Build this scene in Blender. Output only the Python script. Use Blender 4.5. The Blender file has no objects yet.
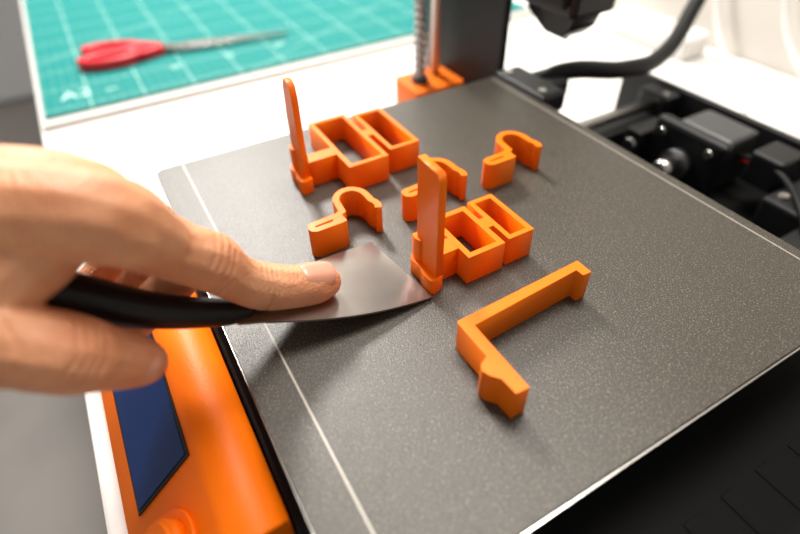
import bpy, bmesh, math, random
from mathutils import Vector, Matrix
random.seed(3)
S=bpy.context.scene
S.view_settings.view_transform='Standard'
S.view_settings.look='None'
MM=0.001
# ---------------------------------------------------------------- materials
def mat(name,col,rough=.5,metal=0,bump=None,spec=.5,sss=0,coat=0,noise=None,trans=0):
    m=bpy.data.materials.new(name); m.use_nodes=True
    nt=m.node_tree; b=nt.nodes['Principled BSDF']
    b.inputs['Base Color'].default_value=(*col,1)
    b.inputs['Roughness'].default_value=rough
    b.inputs['Metallic'].default_value=metal
    b.inputs['Specular IOR Level'].default_value=spec
    b.inputs['Coat Weight'].default_value=coat
    if sss:
        b.inputs['Subsurface Weight'].default_value=sss
        b.inputs['Subsurface Radius'].default_value=(1,.35,.2)
        b.inputs['Subsurface Scale'].default_value=.004
    tc=nt.nodes.new('ShaderNodeTexCoord')
    if noise:
        sc,c2,lo,hi=noise
        n=nt.nodes.new('ShaderNodeTexNoise'); n.inputs['Scale'].default_value=sc; n.inputs['Detail'].default_value=4
        nt.links.new(tc.outputs['Object'],n.inputs['Vector'])
        r=nt.nodes.new('ShaderNodeValToRGB'); r.color_ramp.elements[0].position=lo; r.color_ramp.elements[1].position=hi
        r.color_ramp.elements[0].color=(*col,1); r.color_ramp.elements[1].color=(*c2,1)
        nt.links.new(n.outputs['Fac'],r.inputs['Fac']); nt.links.new(r.outputs['Color'],b.inputs['Base Color'])
    if bump:
        sc,st,dist=bump
        n=nt.nodes.new('ShaderNodeTexNoise'); n.inputs['Scale'].default_value=sc; n.inputs['Detail'].default_value=3
        nt.links.new(tc.outputs['Object'],n.inputs['Vector'])
        bp=nt.nodes.new('ShaderNodeBump'); bp.inputs['Strength'].default_value=st; bp.inputs['Distance'].default_value=dist
        nt.links.new(n.outputs['Fac'],bp.inputs['Height']); nt.links.new(bp.outputs['Normal'],b.inputs['Normal'])
    return m
def layered(name,col,axis=2,rough=.38):
    m=mat(name,col,rough,spec=.25); nt=m.node_tree; b=nt.nodes['Principled BSDF']
    tc=nt.nodes.new('ShaderNodeTexCoord'); w=nt.nodes.new('ShaderNodeTexWave')
    w.bands_direction='XYZ'[axis]; w.inputs['Scale'].default_value=480; w.inputs['Distortion'].default_value=.3
    nt.links.new(tc.outputs['Object'],w.inputs['Vector'])
    bp=nt.nodes.new('ShaderNodeBump'); bp.inputs['Strength'].default_value=.5; bp.inputs['Distance'].default_value=.00025
    nt.links.new(w.outputs['Fac'],bp.inputs['Height']); nt.links.new(bp.outputs['Normal'],b.inputs['Normal'])
    return m
M_or=layered('orange_petg',(1.0,.19,.0),rough=.38)
M_or2=mat('orange_housing',(1.0,.18,.0),.45,bump=(900,.25,.0004),spec=.25)
M_blk=mat('black_plastic',(.008,.008,.009),.40,spec=.35)
M_blkm=mat('black_powder_coat',(.012,.012,.013),.55,bump=(1500,.2,.0003),spec=.3)
M_matte=mat('matte_black_case',(.006,.006,.006),.75,spec=.15)
M_rub=mat('black_rubber',(.007,.007,.007),.5,spec=.2)
M_dark=mat('dark_metal',(.09,.09,.092),.38,.6)
M_scr=mat('leadscrew_steel',(.50,.49,.47),.35,.7)
M_rod=mat('rod_steel',(.66,.64,.62),.5,.75)
M_steel=mat('steel',(.62,.6,.57),.25,1)
M_blade=mat('blade_steel',(.40,.355,.325),.30,1,noise=(60,(.35,.31,.285),.35,.7))
M_white=mat('white_table_laminate',(.83,.80,.765),.5,spec=.35)
M_wall=mat('wall_paint',(.70,.66,.61),.8,bump=(200,.1,.001))
M_floor=mat('floor_vinyl',(.27,.245,.225),.6,noise=(3,(.21,.20,.19),.4,.6))
M_red=mat('red_plastic',(.62,.008,.02),.35)
M_lcd=mat('lcd_glass',(.004,.024,.12),.35,spec=.25)
M_wcab=mat('white_cable_rubber',(.75,.73,.70),.5)
M_cab=mat('cabinet_lacquer',(.62,.63,.65),.5)
M_nail=mat('nail',(.70,.32,.215),.28,coat=.25,spec=.35)
M_mag=mat('grey_board',(.55,.53,.50),.7)
M_wire=mat('red_wire',(.4,.01,.01),.5)

# skin : base mottling + redder fingertips + fine pore and wrinkle bump
M_skin=mat('skin',(.72,.40,.235),.46,sss=.2,spec=.34); nt=M_skin.node_tree; b=nt.nodes['Principled BSDF']
tc=nt.nodes.new('ShaderNodeTexCoord')
n=nt.nodes.new('ShaderNodeTexNoise'); n.inputs['Scale'].default_value=55; n.inputs['Detail'].default_value=6; nt.links.new(tc.outputs['Object'],n.inputs['Vector'])
r=nt.nodes.new('ShaderNodeValToRGB'); e=r.color_ramp.elements; e[0].position=.3; e[0].color=(.78,.40,.22,1); e[1].position=.72; e[1].color=(.61,.25,.12,1)
nt.links.new(n.outputs['Fac'],r.inputs['Fac'])
at=nt.nodes.new('ShaderNodeAttribute'); at.attribute_name='redness'
mx=nt.nodes.new('ShaderNodeMix'); mx.data_type='RGBA'; mx.inputs[7].default_value=(.74,.22,.10,1)
nt.links.new(at.outputs['Fac'],mx.inputs[0]); nt.links.new(r.outputs['Color'],mx.inputs[6]); nt.links.new(mx.outputs[2],b.inputs['Base Color'])
v=nt.nodes.new('ShaderNodeTexVoronoi'); v.inputs['Scale'].default_value=1000; nt.links.new(tc.outputs['Object'],v.inputs['Vector'])
n=nt.nodes.new('ShaderNodeTexNoise'); n.inputs['Scale'].default_value=380; n.inputs['Detail'].default_value=5; nt.links.new(tc.outputs['Object'],n.inputs['Vector'])
ad=nt.nodes.new('ShaderNodeMath'); ad.operation='ADD'; nt.links.new(v.outputs['Distance'],ad.inputs[0]); nt.links.new(n.outputs['Fac'],ad.inputs[1])
bp=nt.nodes.new('ShaderNodeBump'); bp.inputs['Strength'].default_value=.5; bp.inputs['Distance'].default_value=.0005
nt.links.new(ad.outputs[0],bp.inputs['Height']); nt.links.new(bp.outputs['Normal'],b.inputs['Normal'])

# print sheet: textured powder coat with fine speckle
M_sheet=mat('textured_powder_coat',(.1,.09,.08),.37,spec=.5); nt=M_sheet.node_tree; b=nt.nodes['Principled BSDF']
tc=nt.nodes.new('ShaderNodeTexCoord')
n1=nt.nodes.new('ShaderNodeTexNoise'); n1.inputs['Scale'].default_value=1650; n1.inputs['Detail'].default_value=4
nt.links.new(tc.outputs['Object'],n1.inputs['Vector'])
r=nt.nodes.new('ShaderNodeValToRGB'); e=r.color_ramp.elements
e[0].position=.36; e[0].color=(.026,.021,.015,1); e[1].position=.71; e[1].color=(.29,.245,.18,1)
k=e.new(.575); k.color=(.058,.048,.036,1)
nt.links.new(n1.outputs['Fac'],r.inputs['Fac'])
vo=nt.nodes.new('ShaderNodeTexVoronoi'); vo.inputs['Scale'].default_value=1250; nt.links.new(tc.outputs['Object'],vo.inputs['Vector'])  # sparse sparkle glints of the coat, painted into the base colour
sr=nt.nodes.new('ShaderNodeSeparateColor'); nt.links.new(vo.outputs['Color'],sr.inputs[0])
g1=nt.nodes.new('ShaderNodeMath'); g1.operation='GREATER_THAN'; g1.inputs[1].default_value=.86; nt.links.new(sr.outputs[0],g1.inputs[0])
g2=nt.nodes.new('ShaderNodeMath'); g2.operation='LESS_THAN'; g2.inputs[1].default_value=.30; nt.links.new(vo.outputs['Distance'],g2.inputs[0])
g3=nt.nodes.new('ShaderNodeMath'); g3.operation='MULTIPLY'; nt.links.new(g1.outputs[0],g3.inputs[0]); nt.links.new(g2.outputs[0],g3.inputs[1])
g4=nt.nodes.new('ShaderNodeMath'); g4.operation='MULTIPLY'; g4.inputs[1].default_value=.28; nt.links.new(g3.outputs[0],g4.inputs[0])
mx=nt.nodes.new('ShaderNodeMix'); mx.data_type='RGBA'; mx.inputs[7].default_value=(.50,.44,.34,1)
nt.links.new(g4.outputs[0],mx.inputs[0]); nt.links.new(r.outputs['Color'],mx.inputs[6]); nt.links.new(mx.outputs[2],b.inputs['Base Color'])
n2=nt.nodes.new('ShaderNodeTexNoise'); n2.inputs['Scale'].default_value=1700
nt.links.new(tc.outputs['Object'],n2.inputs['Vector'])
bp=nt.nodes.new('ShaderNodeBump'); bp.inputs['Strength'].default_value=.7; bp.inputs['Distance'].default_value=.00026
nt.links.new(n2.outputs['Fac'],bp.inputs['Height']); nt.links.new(bp.outputs['Normal'],b.inputs['Normal'])
M_line=mat('printed_line',(.50,.46,.40),.5)

# cutting mat grid
M_mat=mat('cutting_mat_grid',(.0,.36,.31),.65,spec=.12); nt=M_mat.node_tree; b=nt.nodes['Principled BSDF']
tc=nt.nodes.new('ShaderNodeTexCoord'); sp=nt.nodes.new('ShaderNodeSeparateXYZ'); nt.links.new(tc.outputs['Object'],sp.inputs[0])
def mth(op,a,bb=None):
    n=nt.nodes.new('ShaderNodeMath'); n.operation=op
    for i,v in enumerate((a,bb)):
        if v is None: continue
        if isinstance(v,(int,float)): n.inputs[i].default_value=v
        else: nt.links.new(v,n.inputs[i])
    return n.outputs[0]
def gl(src,sp_,wd):
    p=mth('PINGPONG',src,sp_/2); return mth('LESS_THAN',p,wd/2)
gx=mth('MAXIMUM',gl(sp.outputs[0],.05,.0013),gl(sp.outputs[1],.05,.0013))
fx=mth('MULTIPLY',mth('MAXIMUM',gl(sp.outputs[0],.01,.0006),gl(sp.outputs[1],.01,.0006)),.35)
dg=mth('MULTIPLY',gl(mth('ADD',sp.outputs[0],mth('MULTIPLY',sp.outputs[1],.577)),.26,.0014),.8)
fac=mth('MULTIPLY',mth('MAXIMUM',mth('MAXIMUM',gx,fx),dg),.7)
mx=nt.nodes.new('ShaderNodeMix'); mx.data_type='RGBA'
mx.inputs[6].default_value=(.0,.175,.165,1); mx.inputs[7].default_value=(.42,.64,.58,1)
nt.links.new(fac,mx.inputs[0]); nt.links.new(mx.outputs[2],b.inputs['Base Color'])

# ---------------------------------------------------------------- helpers
def empty(name):
    o=bpy.data.objects.new(name,None); S.collection.objects.link(o); o.empty_display_size=.02; return o
def addmesh(name,me,m,parent=None,smooth=False):
    o=bpy.data.objects.new(name,me); S.collection.objects.link(o)
    if m and not me.materials: me.materials.append(m)
    if parent: o.parent=parent
    if smooth:
        for p in me.polygons: p.use_smooth=True
    return o
def box(name,x0,x1,y0,y1,z0,z1,m,parent=None,bev=.5):
    bm=bmesh.new(); bmesh.ops.create_cube(bm,size=1)
    for v in bm.verts:
        v.co=Vector(((x0+x1)/2+v.co.x*(x1-x0),(y0+y1)/2+v.co.y*(y1-y0),(z0+z1)/2+v.co.z*(z1-z0)))*MM
    if bev: bmesh.ops.bevel(bm,geom=bm.edges[:],offset=bev*MM,segments=2,affect='EDGES',profile=.5)
    me=bpy.data.meshes.new(name); bm.to_mesh(me); bm.free()
    return addmesh(name,me,m,parent)
def prism_mesh(loops,z0,z1,bev=.25,mtx=None):
    cu=bpy.data.curves.new('tmp','CURVE'); cu.dimensions='2D'; cu.fill_mode='BOTH'
    cu.extrude=((z1-z0)/2-bev)*MM; cu.bevel_depth=bev*MM; cu.bevel_resolution=1; cu.offset=-bev*MM
    for L in loops:
        sp=cu.splines.new('POLY'); sp.points.add(len(L)-1); sp.use_cyclic_u=True
        for p,q in zip(sp.points,L): p.co=(q[0]*MM,q[1]*MM,0,1)
    ob=bpy.data.objects.new('tmp',cu); S.collection.objects.link(ob)
    dg=bpy.context.evaluated_depsgraph_get(); me=bpy.data.meshes.new_from_object(ob.evaluated_get(dg))
    bpy.data.objects.remove(ob); bpy.data.curves.remove(cu)
    me.transform(Matrix.Translation((0,0,(z0+z1)/2*MM)))
    if mtx: me.transform(mtx)
    me.materials.clear()
    return me
def join_mesh(name,meshes,m,parent=None):
    bm=bmesh.new()
    for me in meshes: bm.from_mesh(me)
    bmesh.ops.remove_doubles(bm,verts=bm.verts,dist=1e-6)
    bmesh.ops.recalc_face_normals(bm,faces=bm.faces)
    out=bpy.data.meshes.new(name); bm.to_mesh(out); bm.free()
    return addmesh(name,out,m,parent)
def prism(name,loops,z0,z1,m,parent=None,bev=.25,mtx=None):
    return join_mesh(name,[prism_mesh(loops,z0,z1,bev,mtx)],m,parent)
def stroke(pts,w):
    pts=[Vector(p) for p in pts]; L=[];R=[]
    for i,p in enumerate(pts):
        a=(p-pts[i-1]).normalized() if i else None
        c=(pts[i+1]-p).normalized() if i<len(pts)-1 else None
        if a is None: a=c
        if c is None: c=a
        na=Vector((-a.y,a.x)); nc=Vector((-c.y,c.x)); n=(na+nc).normalized(); k=min(1/max(n.dot(na),.4),1.6)
        L.append(tuple(p+n*k*w/2)); R.append(tuple(p-n*k*w/2))
    return L+R[::-1]
def rect(x0,x1,y0,y1): return [(x0,y0),(x1,y0),(x1,y1),(x0,y1)]
def cyl(name,p0,p1,r,m,parent=None,seg=32,r2=None,bev=0):
    p0=Vector(p0)*MM;p1=Vector(p1)*MM; d=p1-p0
    bm=bmesh.new(); bmesh.ops.create_cone(bm,cap_ends=True,segments=seg,radius1=r*MM,radius2=(r if r2 is None else r2)*MM,depth=d.length)
    if bev: bmesh.ops.bevel(bm,geom=[e for e in bm.edges if len(e.link_faces)==2 and e.calc_face_angle(0)>1],offset=bev*MM,segments=3,affect='EDGES')
    q=d.to_track_quat('Z','Y').to_matrix().to_4x4(); q.translation=(p0+p1)/2
    bmesh.ops.transform(bm,matrix=q,verts=bm.verts)
    me=bpy.data.meshes.new(name); bm.to_mesh(me); bm.free()
    o=addmesh(name,me,m,parent)
    for p in me.polygons: p.use_smooth=len(p.vertices)==4
    return o
def screw(name,x,y,z0,z1,r,pitch,m,parent):
    bm=bmesh.new(); seg=24; n=int((z1-z0)/pitch*4); prev=None
    for i in range(n+1):
        ring=[]
        for j in range(seg):
            a=2*math.pi*j/seg; ph=(i/4+j/seg)%1; rr=r-(2.0*abs(ph-.5)*2)
            ring.append(bm.verts.new(Vector((x+rr*math.cos(a),y+rr*math.sin(a),z0+i*pitch/4))*MM))
        if prev:
            for j in range(seg): bm.faces.new((prev[j],prev[(j+1)%seg],ring[(j+1)%seg],ring[j]))
        prev=ring
    me=bpy.data.meshes.new(name); bm.to_mesh(me); bm.free(); return addmesh(name,me,m,parent)
def tube(name,pts,r,m,parent=None):
    cu=bpy.data.curves.new(name,'CURVE'); cu.dimensions='3D'; cu.bevel_depth=r*MM; cu.bevel_resolution=5; cu.use_fill_caps=True
    sp=cu.splines.new('BEZIER'); sp.bezier_points.add(len(pts)-1)
    for b_,p in zip(sp.bezier_points,pts):
        b_.co=Vector(p)*MM; b_.handle_left_type=b_.handle_right_type='AUTO'
    o=bpy.data.objects.new(name,cu); S.collection.objects.link(o); cu.materials.append(m)
    if parent: o.parent=parent
    return o

# ---------------------------------------------------------------- room
TZ=-80
box('desk',-1500,620,-76,618,TZ-28,TZ,M_white,bev=2)
box('floor',-3200,2200,-2600,640,-850,-830,M_floor,bev=0)
box('wall_back',-3200,2200,620,660,-850,1700,M_wall,bev=0)
box('wall_left',-3240,-3200,-2600,660,-850,1700,M_wall,bev=0)
CB=empty('storage_cabinet')
box('carcass',-2900,-2370,-1500,-100,-830,-120,M_cab,CB,4)
for i in range(2):
    box('door_panel_%d'%i,-2370,-2350,-1490+i*700,-800+i*700,-810,-130,M_cab,CB,3)
    cyl('handle_%d'%i,(-2335,-850+i*110,-400),(-2335,-850+i*110,-250),6,M_steel,CB)

# ---------------------------------------------------------------- printer
PR=empty('desktop_3d_printer')
def rrect(x0,x1,y0,y1,r,n=5):
    o=[]
    for cx,cy,a in ((x1-r,y0+r,-90),(x1-r,y1-r,0),(x0+r,y1-r,90),(x0+r,y0+r,180)):
        for i in range(n+1):
            t=math.radians(a+90*i/n); o.append((cx+r*math.cos(t),cy+r*math.sin(t)))
    return o
prism('print_sheet',[rrect(0,257,0,240,5)],-1.2,0,M_sheet,PR,bev=.2)
prism('sheet_steel_edge',[rrect(-.4,257.8,-.4,240.4,5)],-1.9,-1.2,M_steel,PR,bev=.1)
prism('heated_bed',[rrect(-3,254,4,238,4)],-6,-1.9,M_blk,PR,bev=.4)
box('bed_carriage',30,225,30,215,-26,-18,M_blkm,PR)
for i,(x,y) in enumerate(((20,20),(20,220),(235,20),(235,220),(125,120))):
    cyl('bed_spacer_%d'%i,(x,y,-19),(x,y,-6),4,M_steel,PR)
    box('carriage_arm_%d'%i,min(x,125),max(x,125)+8,y-6,y+6,-24,-19,M_blkm,PR)
box('sheet_line_front',2,255,14.6,15.4,-.05,.06,M_line,PR,0)
box('sheet_line_back',2,255,233.7,234.3,-.05,.06,M_line,PR,0)
for i,x in enumerate((42,212)):
    cyl('y_rod_%d'%i,(x,-3,-38),(x,385,-38),4,M_steel,PR)
    box('extrusion_%d'%i,x-20,x+10,20,385,TZ+6,TZ+34,M_blkm,PR,1.5)
box('rear_plate',-5,285,385,391,TZ+2,-26,M_blkm,PR,1)
box('front_plate',0,255,-3.6,1.5,TZ+2,-24,M_blkm,PR,1)
box('added_dark_sheet',30,245,225,384,TZ+3,TZ+12,M_matte,PR,1)  # black sheet added to keep the desk behind the bed dark; no printer part
for i,x in enumerate((42,212)):
    box('rod_holder_%d'%i,x-14,x+14,368,384.5,-52,-28,M_blk,PR,2)
    cyl('holder_screw_%d'%i,(x+8,372,-28.5),(x+8,372,-26.5),2.6,M_steel,PR)
box('y_motor_body',84,126,345,378,-66,-26,M_dark,PR,3)
box('y_motor_cap',83,127,336,345,-67,-25,M_steel,PR,3)
box('y_motor_holder',78,134,326,336,-70,-20,M_blk,PR,3)
cyl('y_motor_boss',(105,320,-46),(105,326.5,-46),11,M_dark,PR)
cyl('y_pulley',(105,305,-46),(105,320,-46),7,M_steel,PR)
for a in (-1,1):
    for c in (-1,1): cyl('motor_screw_%d%d'%(a+1,c+1),(105+a*19,324,-46+c*17),(105+a*19,327,-46+c*17),3,M_steel,PR)
box('y_belt',100,108,60,312,-45,-44,M_blk,PR,0)
# clutter behind the bed
box('endstop_block',140,162,345,372,-46,-24,M_blk,PR,2)
box('belt_tensioner',62,76,318,350,-60,-34,M_blk,PR,2)
cyl('idler',(69,316,-46),(69,352,-46),5,M_steel,PR)
tube('motor_wires',[(126,360,-40),(150,350,-30),(185,335,-38),(212,305,-54),(226,268,-60)],2.2,M_rub,PR)
tube('motor_wire_red',[(126,362,-44),(152,356,-36),(186,340,-44),(214,312,-56)],1,M_wire,PR)
box('rear_bracket',165,196,330,384,-70,-40,M_blkm,PR,2)
cyl('bracket_screw_a',(172,340,-40.5),(172,340,-38),3,M_steel,PR)
cyl('bracket_screw_b',(189,340,-40.5),(189,340,-38),3,M_steel,PR)
prism('z_frame',[[(-112,TZ+1),(-10,TZ+1),(-10,-30),(-10,300),(262,300),(262,TZ+1),(372,TZ+1),(372,360),(-112,360)]],0,6,M_blkm,PR,bev=.6,
      mtx=Matrix(((1,0,0,0),(0,0,-1,.256),(0,1,0,0),(0,0,0,1))))
for sx,nm in ((-1,'left'),(1,'right')):
    cx=-68 if sx<0 else 332
    zb=prism_mesh([rrect(cx-19,cx+20,203,249,4)],-48,-24,1)
    zc=prism_mesh([rrect(cx-21,cx+21,206,249,3)],TZ+1,-46,1)
    join_mesh('z_bottom_'+nm,[zb,zc],M_or2,PR)
    cyl('z_rod_'+nm,(cx-7,236,-34),(cx-7,236,340),4,M_rod,PR)
    screw('z_screw_'+nm,cx+0,217,-34,330,5.4,6,M_scr,PR)
    cyl('z_screw_nut_'+nm,(cx+0,217,-28),(cx+0,217,-20),7,M_dark,PR)
    box('z_motor_'+nm,cx-20,cx+20,199,240,TZ+1,-54,M_dark,PR,2)
# extruder
box('extruder_body',-14,42,262,300,44,190,M_blk,PR,4)
box('extruder_fan',-8,36,258,263,50,90,M_blkm,PR,2)
cyl('fan_hub',(14,255.5,70),(14,258.5,70),8,M_dark,PR)
prism('fan_duct',[[(-10,46),(40,46),(36,36),(28,29),(12,29),(2,34),(-8,39)]],0,22,M_blk,PR,bev=1.5,
      mtx=Matrix(((1,0,0,0),(0,0,-1,.290),(0,1,0,0),(0,0,0,1))))
cyl('nozzle',(20,281,24),(20,281,30),2,M_dark,PR,r2=5)
cyl('x_rod_low',(-72,290,120),(332,290,120),4,M_steel,PR)
cyl('x_rod_high',(-72,290,165),(332,290,165),4,M_steel,PR)
box('bed_cable_cover',-2,50,239,262,-12,3,M_blk,PR,3)
box('bed_cable_clip',10,36,258,278,-12,2,M_blk,PR,3)
cyl('cover_screw_a',(6,246,2.8),(6,246,4.2),2.6,M_steel,PR)
cyl('cover_screw_b',(42,246,2.8),(42,246,4.2),2.6,M_steel,PR)
tube('bed_cable',[(20,262,-3),(24,280,2),(36,330,-3),(24,390,-8),(-2,450,12),(-22,500,60),(-40,560,130)],6.5,M_rub,PR)
box('electronics_case',224,350,-40,384,TZ+1,-34,M_matte,PR,4)  # case enlarged; the extra black stands in for shade on the desk beside it
for i in range(9): box('case_rib_%d'%i,276,330,95+i*20,103+i*20,-34.5,-33.4,M_matte,PR,.3)
# LCD housing
prof=[(-4.6,TZ+1),(-4.6,-16),(-24,-17),(-27,-20),(-60,-50),(-61,-54),(-58,TZ+1)]
me=prism_mesh([prof],20,212,1.0,mtx=Matrix(((0,0,1,0),(1,0,0,0),(0,1,0,0),(0,0,0,1))))
hs=join_mesh('lcd_housing',[me],M_or2,PR)
s0=Vector((0,-27,-20)); s1=Vector((0,-60,-50)); sd=(s1-s0).normalized(); sn=Vector((0,sd.z,-sd.y))
if sn.z<0: sn=-sn
def slope(name,x0,x1,a0,a1,h0,h1,m,bev=.5):
    bm=bmesh.new(); bmesh.ops.create_cube(bm,size=1)
    for v in bm.verts:
        x=x0+(v.co.x+.5)*(x1-x0); a=a0+(v.co.y+.5)*(a1-a0); h=h0+(v.co.z+.5)*(h1-h0)
        v.co=(Vector((x,0,0))+s0+sd*a+sn*h)*MM
    if bev: bmesh.ops.bevel(bm,geom=bm.edges[:],offset=bev*MM,segments=2,affect='EDGES')
    bmesh.ops.recalc_face_normals(bm,faces=bm.faces)
    me=bpy.data.meshes.new(name); bm.to_mesh(me); bm.free(); return addmesh(name,me,m,PR)
slope('lcd_bezel',60,169,1.5,35,0,.7,M_blk,.3)
slope('lcd_screen',62,167.5,2.6,34,.7,1.0,M_lcd,.1)
c0=(Vector((193,0,0))+s0+sd*22)
cyl('lcd_knob',c0,c0+sn*8,10.5,M_or2,PR,48,bev=1.5)
cyl('lcd_knob_ring',c0,c0+sn*1.5,13.5,M_or2,PR,48)

# ---------------------------------------------------------------- printed parts
XZ=lambda y: Matrix(((1,0,0,0),(0,0,-1,y*MM),(0,1,0,0),(0,0,0,1)))
def bracket(name,f1,f2,fx,fy,tip):
    E=empty(name); ms=[]
    def fr(r,w): 
        x0,x1,y0,y1=r; return [rect(*r),rect(x0+w,x1-w,y0+w,y1-w)]
    ms.append(prism_mesh(fr(f1,2.6),0,15,.1))
    ms.append(prism_mesh(fr(f2,2.4),0,15,.1))
    xm=(f1[0]+f1[1])/2
    ms.append(prism_mesh([rect(xm-4,xm+3,f1[3]-.6,f2[2]+.6)],0,14.8,.1))
    ms.append(prism_mesh([rect(fx+3,fx+11,fy+2,f1[2]+.6)],0,14.8,.1))
    fl=[(fx+1,0),(fx+15.5,0),(fx+15.5,54.5),(fx+14.5,57.8),(fx+.6,58.3),(fx+.4,57.8),(fx+.4,42),(fx,40)]
    if tip: fl=[(fx,0),(fx+13,0),(fx+13,20),(fx+12,22),(fx+12,50),(fx+11,56),(fx+8,58.5),(fx+4,58),(fx+2,54),(fx+1,44),(fx,40)]
    ms.append(prism_mesh([fl],0,3.4,.12,mtx=XZ(fy+3.4)))
    ms.append(prism_mesh([[(fx-3,fy-1),(fx,fy-3),(fx+6,fy-2.2),(fx+11,fy-3.6),(fx+16,fy-3),(fx+16.8,fy-1),(fx+15.5,fy+3.4),(fx-2,fy+3.4)]],0,8,.1))
    ms.append(prism_mesh([[(fx-2,fy-1),(fx+1,fy-1.6),(fx+4,fy-.8),(fx+4,fy+3.4),(fx-2,fy+3.4)]],7.8,20,.1))
    return join_mesh('body',ms,M_or,E)
bracket('printed_bracket',(22,76.5,86,109),(26,72,112.5,130.5),50,66,True)
bracket('printed_bracket',(134,164.5,98,117),(132.5,163.5,119.8,133.5),146,84,False)
def hook(dx,dy):
    E=empty('printed_hook')
    pts=[(114.2,64.5),(114.4,51.8),(113.6,50.4),(112.2,50),(110.8,50.4),(110.2,51.8),(109.6,64),(108,67),(102.5,67.6)]
    for i in range(1,10):
        t=math.radians(-90-180*i/10); pts.append((101.5+8.4*math.cos(t),76+8.4*math.sin(t)))
    pts+=[(102.5,84.4),(107,84.4),(109,85.4),(112,85.6),(114,84.4)]
    pts=[(x,y if y<70 else y-(y-70)*.12) for x,y in pts]
    poly=stroke([(x+dx,y+dy) for x,y in pts],3.2)
    ms=[prism_mesh([poly],0,15,.12)]
    ms.append(prism_mesh([rect(108.5+dx,115.4+dx,60.5+dy,66+dy)],0,14.9,.12))
    join_mesh('body',ms,M_or,E)
hook(0,0); hook(-1,49); hook(-3,99)
E=empty('printed_corner_clip')
join_mesh('body',[prism_mesh([[(190.6,74.6),(191.4,74),(209,74),(210.5,70.5),(213,69),(216,70),(219,72.6),(226,73),(226.3,78.4),(195.4,78.7),(192.6,130.6),(196.2,130.8),(196.4,135),(188.6,135)]],0,15,.1)],M_or,E)

# ---------------------------------------------------------------- cutting mat + scissors
E=empty('cutting_mat')
o=box('board',-905,-268,-72,520,TZ,TZ+6,M_mag,E,1)
bm=bmesh.new(); bmesh.ops.create_cube(bm,size=1)
for v in bm.verts: v.co=Vector((v.co.x*.62,v.co.y*.585,v.co.z*.003))
bmesh.ops.bevel(bm,geom=bm.edges[:],offset=.0005,segments=1,affect='EDGES')
me=bpy.data.meshes.new('surface'); bm.to_mesh(me); bm.free(); o=addmesh('surface',me,M_mat,E); o.location=(-.590,.224,(TZ+7.5)*MM)
M_ink=mat('mat_print_ink',(.48,.70,.64),.6)
for i,(t,x,y,s) in enumerate((('A2',-310,-52,26),('cm',-310,-10,10),('45',-330,60,11),('30',-330,120,11),('60',-330,180,11))):
    cu=bpy.data.curves.new('t','FONT'); cu.body=t; cu.size=s*MM; cu.extrude=.0001
    to=bpy.data.objects.new('print_%d'%i,cu); S.collection.objects.link(to); cu.materials.append(M_ink); to.parent=E
    to.location=(x*MM,y*MM,(TZ+9.1)*MM); to.rotation_euler=(0,0,math.pi/2)
SC=empty('scissors')
SC.location=(-.383,.057,(TZ+9.2)*MM); SC.rotation_euler=(0,0,math.atan2(226,48))
def oval(cx,cy,a,b_,rot=0,n=28):
    return [(cx+a*math.cos(t)*math.cos(rot)-b_*math.sin(t)*math.sin(rot),cy+a*math.cos(t)*math.sin(rot)+b_*math.sin(t)*math.cos(rot)) for t in [2*math.pi*i/n for i in range(n)]]
ms=[]
for s in (1,-1):
    ms.append(prism_mesh([oval(-48,s*15,34,16,s*-.12),oval(-50,s*15,22,7.5,s*-.12)],0,11,2))
    ms.append(prism_mesh([[(-24,s*4),(-20,s*22),(6,s*7),(8,s*1),(-10,s*-2)][::s]],0,10,1))
join_mesh('handles',ms,M_red,SC)
join_mesh('blades',[prism_mesh([[(0,-7),(40,-8),(150,-1),(150,1),(30,5),(0,6)]],3,5,.2),prism_mesh([[(0,7),(40,8),(151,0),(150,-2),(30,-5),(0,-6)]],5.2,7,.2)],M_steel,SC)
cyl('pivot',(14,0,6),(14,0,9.5),4,M_steel,SC)

# ---------------------------------------------------------------- scraper
SR=empty('scraper')
bm=bmesh.new(); NU,NV=28,12
def blade_pt(u,v):
    tipc=Vector((142,78,.4)); root=Vector((148,4,18.5))
    c=tipc.lerp(root,u); c.z=.4+18*(u**1.2)
    wd=22.8*(1-u)+6.5*u+3.0*math.sin(min(1,u*1.1)*math.pi)
    return c+Vector((1,.13*(1-u),0)).normalized()*v*wd
top=[[bm.verts.new((blade_pt(i/NU,-1+2*j/NV)+Vector((0,0,.9)))*MM) for j in range(NV+1)] for i in range(NU+1)]
bot=[[bm.verts.new((blade_pt(i/NU,-1+2*j/NV)+Vector((0,0,.15 if i==0 else 0)))*MM) for j in range(NV+1)] for i in range(NU+1)]
for g in (top,bot):
    for i in range(NU):
        for j in range(NV): bm.faces.new((g[i][j],g[i][j+1],g[i+1][j+1],g[i+1][j]))
for i in range(NU):
    bm.faces.new((top[i][0],bot[i][0],bot[i+1][0],top[i+1][0])); bm.faces.new((top[i][NV],bot[i][NV],bot[i+1][NV],top[i+1][NV]))
for j in range(NV):
    bm.faces.new((top[0][j],bot[0][j],bot[0][j+1],top[0][j+1])); bm.faces.new((top[NU][j],bot[NU][j],bot[NU][j+1],top[NU][j+1]))
bmesh.ops.recalc_face_normals(bm,faces=bm.faces)
for e_ in bm.edges:
    if len(e_.link_faces)==2 and e_.calc_face_angle(0)>.7: e_.smooth=False
me=bpy.data.meshes.new('blade'); bm.to_mesh(me); bm.free()
for p in me.polygons: p.use_smooth=True
addmesh('blade',me,M_blade,SR)

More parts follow.
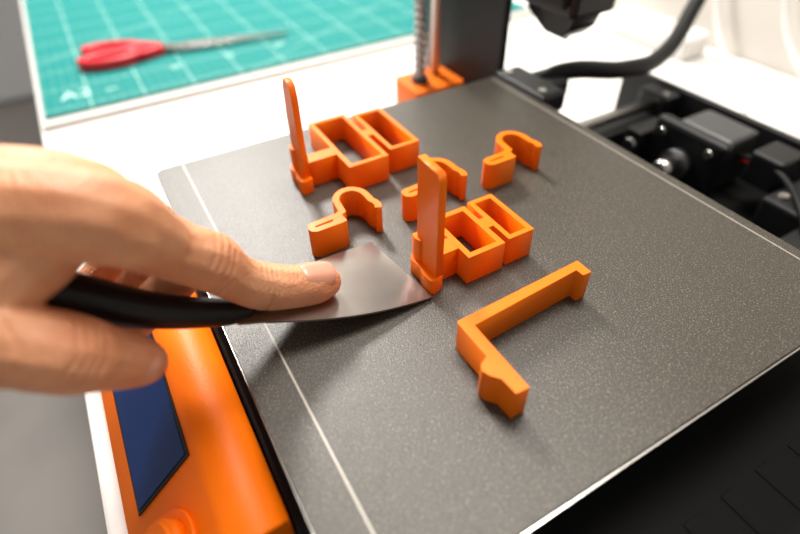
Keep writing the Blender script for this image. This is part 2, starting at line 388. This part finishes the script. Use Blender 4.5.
def catmull(P,n):
    out=[]
    Q=[P[0]]+P+[P[-1]]
    for i in range(1,len(Q)-2):
        for k in range(n):
            t=k/n; p0,p1,p2,p3=Q[i-1],Q[i],Q[i+1],Q[i+2]
            out.append([.5*((2*b)+(-a+c)*t+(2*a-5*b+4*c-d)*t*t+(-a+3*b-3*c+d)*t**3) for a,b,c,d in zip(p0,p1,p2,p3)])
    out.append(list(P[-1])); return out
_ico=bmesh.new(); bmesh.ops.create_icosphere(_ico,subdivisions=2,radius=1)
ICV=[v.co.copy() for v in _ico.verts]; ICF=[[v.index for v in f.verts] for f in _ico.faces]
def blob(name,chains,m,parent,vox=.8,smooth=6,n=14):
    V=[];F=[]
    for ch in chains:
        for x,y,z,r in catmull([list(c) for c in ch],n):
            k=len(V); c=Vector((x,y,z))
            V+=[(c+v*r*1.02)*MM for v in ICV]; F+=[[i+k for i in f] for f in ICF]
    me=bpy.data.meshes.new(name); me.from_pydata(V,[],F)
    o=addmesh(name,me,m,parent)
    md=o.modifiers.new('r','REMESH'); md.mode='VOXEL'; md.voxel_size=vox*MM; md.use_smooth_shade=True
    md=o.modifiers.new('s','SMOOTH'); md.factor=.6; md.iterations=smooth
    dg=bpy.context.evaluated_depsgraph_get(); me2=bpy.data.meshes.new_from_object(o.evaluated_get(dg))
    o.modifiers.clear(); o.data=me2
    for p in me2.polygons: p.use_smooth=True
    return o
blob('handle',[[(148,9,17.5,3.6),(147.6,0,21,5.2),(147,-20,33,6.4),(144,-43,51,8),(141,-62,64,8.5)]],M_blk,SR,.8,3)

# ---------------------------------------------------------------- hand
H=empty('human_hand')
idx=[(147,41,15.4,6.6),(147,36,16.6,8.2),(147,26,20,8.6),(147,17,25.4,9.1),(147.5,9,34,8.6),(148,2.4,45.4,10.3),(150,-8,57,9.8),(154,-20,76,13),(140,-50,82,14.5),(122,-92,86,17)]
mid=[(147,-40,27,6.8),(132,-24,20,7.5),(130,-2,36,8.4),(134,-14,58,8.8),(136,-26,74.5,12.4),(128,-55,80,14.5),(118,-95,84,16)]
rng=[(135,-48,26,6.5),(118,-32,16,7),(112,-10,32,7.8),(116,-20,52,8.5),(118,-30,66,11.5),(114,-60,72,14),(112,-95,80,16)]
pky=[(121,-54,28,5.8),(106,-42,18,6.3),(98,-22,30,7),(101,-28,46,7.8),(103,-36,57,10.5),(104,-62,64,13),(106,-95,76,15)]
thm=[(162,-27,26.5,7.2),(163,-30,30.5,8.8),(166,-36,39.4,10),(168,-41,46.5,11.4),(165,-52,54.5,11.6),(160,-65,60.5,13.4),(143,-82,70,15),(124,-96,78,17)]
web=[(160,-62,62,11),(153,-50,66,11.5),(150,-38,71,12),(148,-32,74,11)]
web2=[(136,-34,64,10),(140,-50,66,12),(138,-66,72,13)]
fore=[(118,-94,82,19),(108,-130,90,22),(98,-180,99,27),(85,-260,112,34)]
hand=blob('palm_and_fingers',[idx,mid,rng,pky,thm,web,web2,fore],M_skin,H,.58,8,12)
cre=[((147,17,25.4),(0,.88,-.47),(-3,-.9,1.2,3),.5,.34,(0.2,.5,.85),14),
     ((148,2,45),(0,.6,-.8),(-5,-2.2,.8,3.4),.6,.40,(.2,.7,.7),15),
     ((147,18,24),(0,.88,-.47),(0,),.6,.8,(.2,-.5,-.85),14),
     ((148,4,41),(0,.6,-.8),(-1,2),.7,.8,(.2,-.7,-.7),15),
     ((168,-41,47.5),(-.1,.6,-.75),(-3.5,-1,1.4,4),.65,.5,(1,.2,.3),16),
     ((163,-57,58),(-.4,.8,-.45),(-2,1.5),.8,.6,(1,.3,.1),17)]
tips=[(147,41,14),(162,-27,27),(148,2,47),(168,-41,48)]
me=hand.data
nr=[v.normal.copy() for v in me.vertices]
C_=[(Vector(c),Vector(a).normalized(),o_,s,d,Vector(f).normalized(),rc) for c,a,o_,s,d,f,rc in cre]
ra=me.attributes.new('redness','FLOAT','POINT')
red=[]
for v,nn in zip(me.vertices,nr):
    p=v.co/MM; disp=0
    for c,a,o_,s,d,f,rc in C_:
        q=p-c
        if q.length>rc: continue
        k=max(0,nn.dot(f)+.25); k=min(1,k*1.3)*min(1,(rc-q.length)/3)
        al=q.dot(a)
        perp=(q-a*al).dot(a.cross(f))
        al+=.35*math.sin(perp*.55)
        for o1 in o_: disp+=d*k*math.exp(-((al-o1)/s)**2)
    v.co-=nn*disp*MM
    rr=0
    for t,w_ in zip(tips,(.85,.7,.4,.4)):
        rr=max(rr,w_*math.exp(-((p-Vector(t)).length/11)**2))
    red.append(min(1,rr))
ra.data.foreach_set('value',red)
me.update()
def nail(name,c,ax,up,L,W,H_):
    ax=Vector(ax).normalized(); up=Vector(up); up=(up-ax*up.dot(ax)).normalized(); sd_=ax.cross(up)
    bm=bmesh.new(); bmesh.ops.create_uvsphere(bm,u_segments=32,v_segments=16,radius=1)
    for v in bm.verts:
        x,y,z=v.co; k=lambda t: math.copysign(abs(t)**.7,t)
        v.co=(Vector(c)+ax*k(x)*L+sd_*k(y)*W+up*(z*H_-(y*y)*W*.42))*MM
    me=bpy.data.meshes.new(name); bm.to_mesh(me); bm.free(); return addmesh(name,me,M_nail,H,True)
nail('index_nail',(148.6,38.8,23.7),(0,.93,-.34),(0.32,.3,.9),6.8,6.0,.9)
nail('thumb_nail',(170.3,-27.5,32),(-.1,.55,-.8),(1,.3,.25),6,5.5,.9)

# ---------------------------------------------------------------- wall cables, power strip
for i,pts in enumerate(([(-90,613,300),(-84,610,-20),(-45,592,-68),(1,566,-77),(60,480,-77)],[(-10,613,300),(-12,610,-8),(50,588,-66),(130,560,-77)],[(60,613,300),(62,610,0),(110,590,-66),(190,520,-77)])):
    tube('power_cable',pts,2.8,M_wcab)
E=empty('power_strip')
box('body',-175,-60,552,592,TZ,TZ+26,M_wcab,E,6)
for i in range(2): cyl('socket_%d'%i,(-145+i*52,572,TZ+26.2),(-145+i*52,572,TZ+24),15,M_mag,E)

# ---------------------------------------------------------------- light
w=bpy.data.worlds.new('w'); S.world=w; w.use_nodes=True
w.node_tree.nodes['Background'].inputs[0].default_value=(1,.955,.90,1); w.node_tree.nodes['Background'].inputs[1].default_value=.40
def area(name,loc,tgt,sx,sy,p,col=(1,1,1)):
    l=bpy.data.lights.new(name,'AREA'); l.shape='RECTANGLE'; l.size=sx; l.size_y=sy; l.energy=p; l.color=col
    o=bpy.data.objects.new(name,l); S.collection.objects.link(o); o.location=loc
    o.rotation_euler=(Vector(tgt)-Vector(loc)).to_track_quat('-Z','Y').to_euler(); return o
area('window_light',(-1.1,.2,1.05),(.1,.1,0),.28,.28,38,(1,.97,.92))
area('ceiling_light',(-.12,.42,1.3),(.2,.05,0),.7,.35,21,(1,.96,.9))

# ---------------------------------------------------------------- camera
cd=bpy.data.cameras.new('camera'); cd.lens=24.05; cd.sensor_width=36; cd.clip_start=.005; cd.clip_end=20
co=bpy.data.objects.new('camera',cd); S.collection.objects.link(co)
co.matrix_world=Matrix(((.499,-.583,.6412,.2940),(.8664,.3516,-.3546,-.0062),(-.0187,.7325,.6806,.163),(0,0,0,1)))
cd.dof.use_dof=True; cd.dof.focus_distance=.225; cd.dof.aperture_fstop=4.2
S.camera=co
